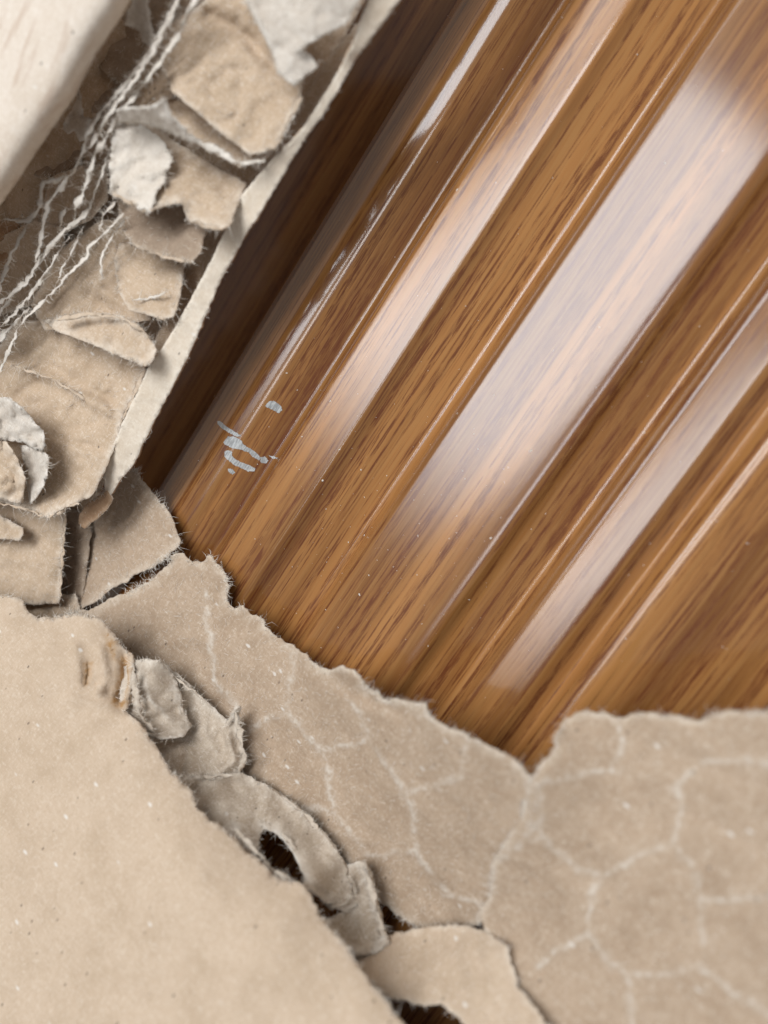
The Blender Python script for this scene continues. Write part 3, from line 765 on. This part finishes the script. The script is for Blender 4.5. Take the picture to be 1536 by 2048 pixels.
skirt([(-90, 1200, 12), (-590, 1150, 14), (-590, 1700, 22), (-590, 2290, 34), (-330, 2690, 36), (400, 2690, 34), (1000, 2690, 30), (1150, 2690, 27), (1500, 2690, 28), (2090, 2690, 29.6), (2090, 2000, 25), (2090, 1460, 21.6), (1700, 1450, 18)])
bit([(668, 1905, 14), (700, 1892, 11.6), (745, 1884, 9.8), (800, 1862, 8.4), (870, 1850, 8.6), (930, 1850, 9.8), (976, 1864, 12.4), (1012, 1892, 14.8), (1030, 1940, 15.6), (1036, 1972, 16.2), (1070, 2012, 17.6), (1102, 2062, 19.2), (1180, 2300, 24), (1250, 2700, 30), (1060, 2700, 30), (1030, 2300, 24),
     (940, 2062, 18.4), (908, 2028, 17.4), (880, 2010, 17), (840, 2010, 17), (800, 2000, 17), (765, 1990, 17), (735, 1960, 16.4), (700, 1930, 15.4)], 'outer', 63, name='liner_layer', jag=3.6, edge_w=14, crumple=(.5, 12), ctrl=[(860, 1930, 13), (960, 1960, 15.4)])
bit([(270, 1330, 10), (320, 1320, 8.6), (358, 1350, 6.8), (396, 1386, 5.6), (428, 1416, 5.2), (458, 1442, 5), (468, 1416, 6.8), (482, 1412, 7), (478, 1450, 6.2), (484, 1490, 6), (494, 1520, 5.8), (482, 1548, 6.6), (430, 1564, 9.4), (360, 1572, 14),
     (300, 1510, 14), (280, 1470, 13.4), (262, 1400, 12.6)], 'grey', 64, ctrl=[(420, 1470, 6.8), (400, 1520, 8.8), (350, 1490, 10.4)], ridges=[([(472, 1416), (454, 1470), (470, 1520), (430, 1552)], 1.1, 8), ([(310, 1486), (360, 1478), (395, 1490)], -1.2, 14),
     ([(345, 1340), (420, 1410), (455, 1450)], 0.4, 6), ([(372, 1500), (366, 1550)], -.5, 5)], edge_w=16)
bit([(240, 1335, 13.6), (284, 1317, 12.6), (320, 1321, 11), (348, 1350, 9.2), (364, 1388, 8.8), (366, 1414, 9), (384, 1452, 9.2), (366, 1474, 10.8), (330, 1478, 13), (300, 1474, 14.4), (262, 1448, 15), (240, 1402, 14.4)], 'grey', 65,
    ctrl=[(310, 1360, 12.4), (325, 1410, 11.8), (335, 1440, 12)], fuzz=.5, name='torn_flap', edge_w=18, glue=[[(275, 1330), (300, 1400), (340, 1440)], [(352, 1370), (356, 1400)]], ridges=[([(285, 1380), (320, 1430), (360, 1450)], .6, 12), ([(300, 1440), (350, 1420)], -.6, 8)])
bit([(345, 1550, 16), (420, 1552, 10.8), (482, 1544, 6.8), (526, 1566, 5.8), (588, 1604, 5.8), (630, 1644, 6.2), (668, 1686, 6.4), (694, 1730, 6.8), (702, 1770, 7.4), (716, 1806, 8.4), (696, 1828, 10), (668, 1814, 11.6), (645, 1800, 13.6), (620, 1780, 16.4), (560, 1790, 18.4), (470, 1710, 17.4), (390, 1640, 16.6)],
    'grey', 66, holes=[[(528, 1656), (547, 1664), (568, 1682), (590, 1714), (610, 1758), (596, 1790), (556, 1770), (522, 1730), (516, 1690)]], ctrl=[(560, 1640, 9.2), (640, 1720, 9.8), (500, 1620, 10.6), (450, 1600, 12)], edge_w=18, glue=[[(520, 1648), (560, 1670), (590, 1700)], [(470, 1650), (500, 1690), (520, 1710)]],
    ridges=[([(385, 1584), (440, 1580), (490, 1560)], -1.4, 20), ([(540, 1630), (600, 1690), (640, 1770)], .6, 18), ([(610, 1760), (650, 1790)], -.6, 8)])
bit([(690, 1735, 6.8), (712, 1722, 7.2), (730, 1722, 7.2), (744, 1746, 7.2), (757, 1800, 7.6), (770, 1858, 8.8), (782, 1886, 9.8), (750, 1908, 12.4), (700, 1912, 15.4), (660, 1880, 15.6), (640, 1840, 14.6), (672, 1830, 11.4), (700, 1812, 9.2), (692, 1776, 7.8)], 'grey', 67,
    ctrl=[(712, 1850, 9.4), (690, 1870, 12)], ridges=[([(730, 1735), (748, 1810), (770, 1878), (710, 1902)], 1.1, 8)], fuzz=.5, glue=[[(728, 1732), (746, 1800), (766, 1870), (742, 1896), (700, 1900)]], edge_w=16)
sheet('outer_liner', lb, [(-340, 1130, 13), (-40, 1178, 13), (0, 1186, 13), (24, 1190, 13), (46, 1202, 13), (58, 1226, 13), (74, 1238, 13), (100, 1232, 12.6), (130, 1228, 12.2), (166, 1228, 12), (196, 1234, 11.6), (214, 1246, 11.2), (222, 1262, 11), (240, 1280, 10.6), (250, 1300, 10.4), (266, 1318, 10.2), (268, 1344, 10.4), (262, 1372, 10.8), (266, 1400, 11.4), (250, 1420, 12.6), (262, 1430, 13.6), (286, 1448, 14.2), (300, 1478, 14.4), (318, 1500, 14.6),
                          (336, 1536, 15), (362, 1562, 15.4), (386, 1584, 15.6), (394, 1612, 16), (420, 1640, 16.2), (452, 1660, 16.4), (484, 1692, 16.8), (520, 1720, 17), (545, 1748, 17.2), (575, 1760, 17.4), (606, 1766, 17.4), (624, 1792, 17.6), (640, 1830, 18), (666, 1862, 18.4),
                          (692, 1892, 18.8), (716, 1930, 19.4), (742, 1964, 20), (776, 2006, 20.6), (812, 2052, 21.4), (960, 2300, 26), (1180, 2700, 31), (-340, 2700, 34), (-600, 2300, 31), (-600, 1130, 15)],
      M['outer'], lambda x, y: 4.5 + 0 * np.asarray(x, float), ctrl=[(0, 1500, 17.4), (0, 1800, 21), (200, 1600, 18), (300, 1800, 21.4), (500, 1950, 23.2), (400, 1750, 20.4), (560, 1860, 20.8), (100, 1300, 14.4), (0, 2040, 24), (600, 2040, 23)],
      step=8, jag=3.4, jagscale=26, thick=0.7, wrinkle=(0.25, 7), fuzz=.5, fuzzlen=13, nap=.06, edge_w=12, seed=70, curl=-1.6, curlw=40, crumple=(.5, 30),
      ridges=[([(248, 1312), (252, 1350), (238, 1400)], -1.4, 7), ([(262, 1340), (256, 1390), (250, 1415)], 0.9, 6), ([(176, 1325), (172, 1368)], -1.1, 5), ([(200, 1300), (212, 1350), (196, 1385)], 0.9, 9), ([(215, 1385), (262, 1400)], -0.8, 6), ([(150, 1290), (158, 1350)], .6, 9), ([(206, 1360), (190, 1368)], -0.8, 7),
              ([(140, 1395), (214, 1420), (275, 1440)], 0.5, 10)],
      rust=[([(246, 1322), (250, 1352), (236, 1400)], 9), ([(175, 1328), (172, 1366)], 5), ([(228, 1400), (246, 1412)], 7), ([(214, 1270), (226, 1310)], 5)])

def GZ(x, y): return 0.0 * np.asarray(x, float)


for i, (ln, w, zz) in enumerate([
        ([(470, 1655), (492, 1682), (518, 1712), (552, 1748), (600, 1768)], 13, 18.5), ([(518, 1642), (548, 1658), (585, 1688), (606, 1728), (616, 1760)], 11, 11.6), ([(640, 1798), (662, 1816), (690, 1808), (702, 1786)], 12, 11.5),
        ([(714, 1728), (738, 1760), (752, 1820), (770, 1882), (742, 1902), (700, 1905)], 12, 10.6), ([(452, 1456), (468, 1416), (480, 1470), (490, 1520), (474, 1546)], 9, 8.2), ([(266, 1328), (270, 1380), (284, 1436), (312, 1470)], 11, 15.2),
        ([(560, 1590), (610, 1628), (652, 1676), (684, 1720)], 7, 7.6), ([(372, 1560), (420, 1554), (470, 1550)], 7, 11.6), ([(690, 1748), (704, 1760), (712, 1790)], 9, 8.8), ([(330, 1345), (380, 1376), (430, 1420)], 6, 8.6)]):
    strand('torn_ply', lb, ln, w, M['grey'], GZ, zz, seed=130 + 3 * i, flat=.3)
for i, (ln, w, dz) in enumerate([
        ([(222, 384), (258, 406), (300, 422), (338, 410)], 8, 8.4), ([(376, 440), (410, 452), (446, 460), (468, 438)], 8, 8.6), ([(290, 736), (264, 800), (246, 836), (226, 906), (202, 962), (186, 990)], 10, 3.6), ([(364, 556), (354, 600), (346, 634), (312, 640)], 8, 5.6),
        ([(160, 1006), (130, 1016), (96, 1036), (50, 1018), (-20, 1002)], 9, 8.6), ([(110, 640), (170, 628), (240, 634), (290, 664), (312, 702)], 8, 6.2), ([(20, 728), (110, 762), (220, 826)], 5, 3.2), ([(128, 1002), (129, 1060), (124, 1120), (120, 1200)], 6, 1.8),
        ([(550, 298), (578, 242), (604, 190)], 8, 6.4), ([(268, 490), (330, 514), (384, 527)], 6, 6.4)]):
    strand('torn_ply', ub, ln, w, M['core'], G1, dz, seed=170 + 3 * i, flat=.3)

# ------------------------------------------------------------------ dust on the film
roots = []
poly = np.array([(820, 20), (480, 560), (330, 900), (380, 1090), (470, 1180), (640, 1300), (860, 1400), (1050, 1520), (1110, 1440), (1220, 1400), (1520, 1390), (1520, 20)], float)
V = []; Fc = []
nsp = 0
while nsp < 330:
    a = RNG.uniform(320, 1530); b = RNG.uniform(10, 1500)
    if nsp < 200: a, b = RNG.normal(780, 170), RNG.normal(980, 190)
    if not inside(poly, np.array([a]), np.array([b]))[0]: continue
    nsp += 1
    z = float(on_panel(np.array([a]), np.array([b]))[0])
    c = unproj(np.array([a]), np.array([b]), np.array([z]))[0]
    r = RNG.gamma(2.0, 0.016) * 1e-3 + 0.014e-3
    el = RNG.uniform(0.8, 2.6); an = RNG.uniform(0, 6.28)
    base = len(V)
    for j in range(5):
        t = j * 1.2566
        x_, y_ = r * el * math.cos(t) * RNG.uniform(.7, 1.2), r * math.sin(t) * RNG.uniform(.7, 1.2)
        V.append(c + np.array([x_ * math.cos(an) - y_ * math.sin(an), x_ * math.sin(an) + y_ * math.cos(an), 0.00002]))
    V.append(c + np.array([0, 0, 0.00003 + r * 0.9]))
    for j in range(5): Fc.append((base + j, base + (j + 1) % 5, base + 5))
dust = mesh_obj('dust', V, Fc, [M['dust']], None, False)
tag(dust, 'pale paper dust and flecks scattered over the wood-grain film', 'dust', kind='stuff')
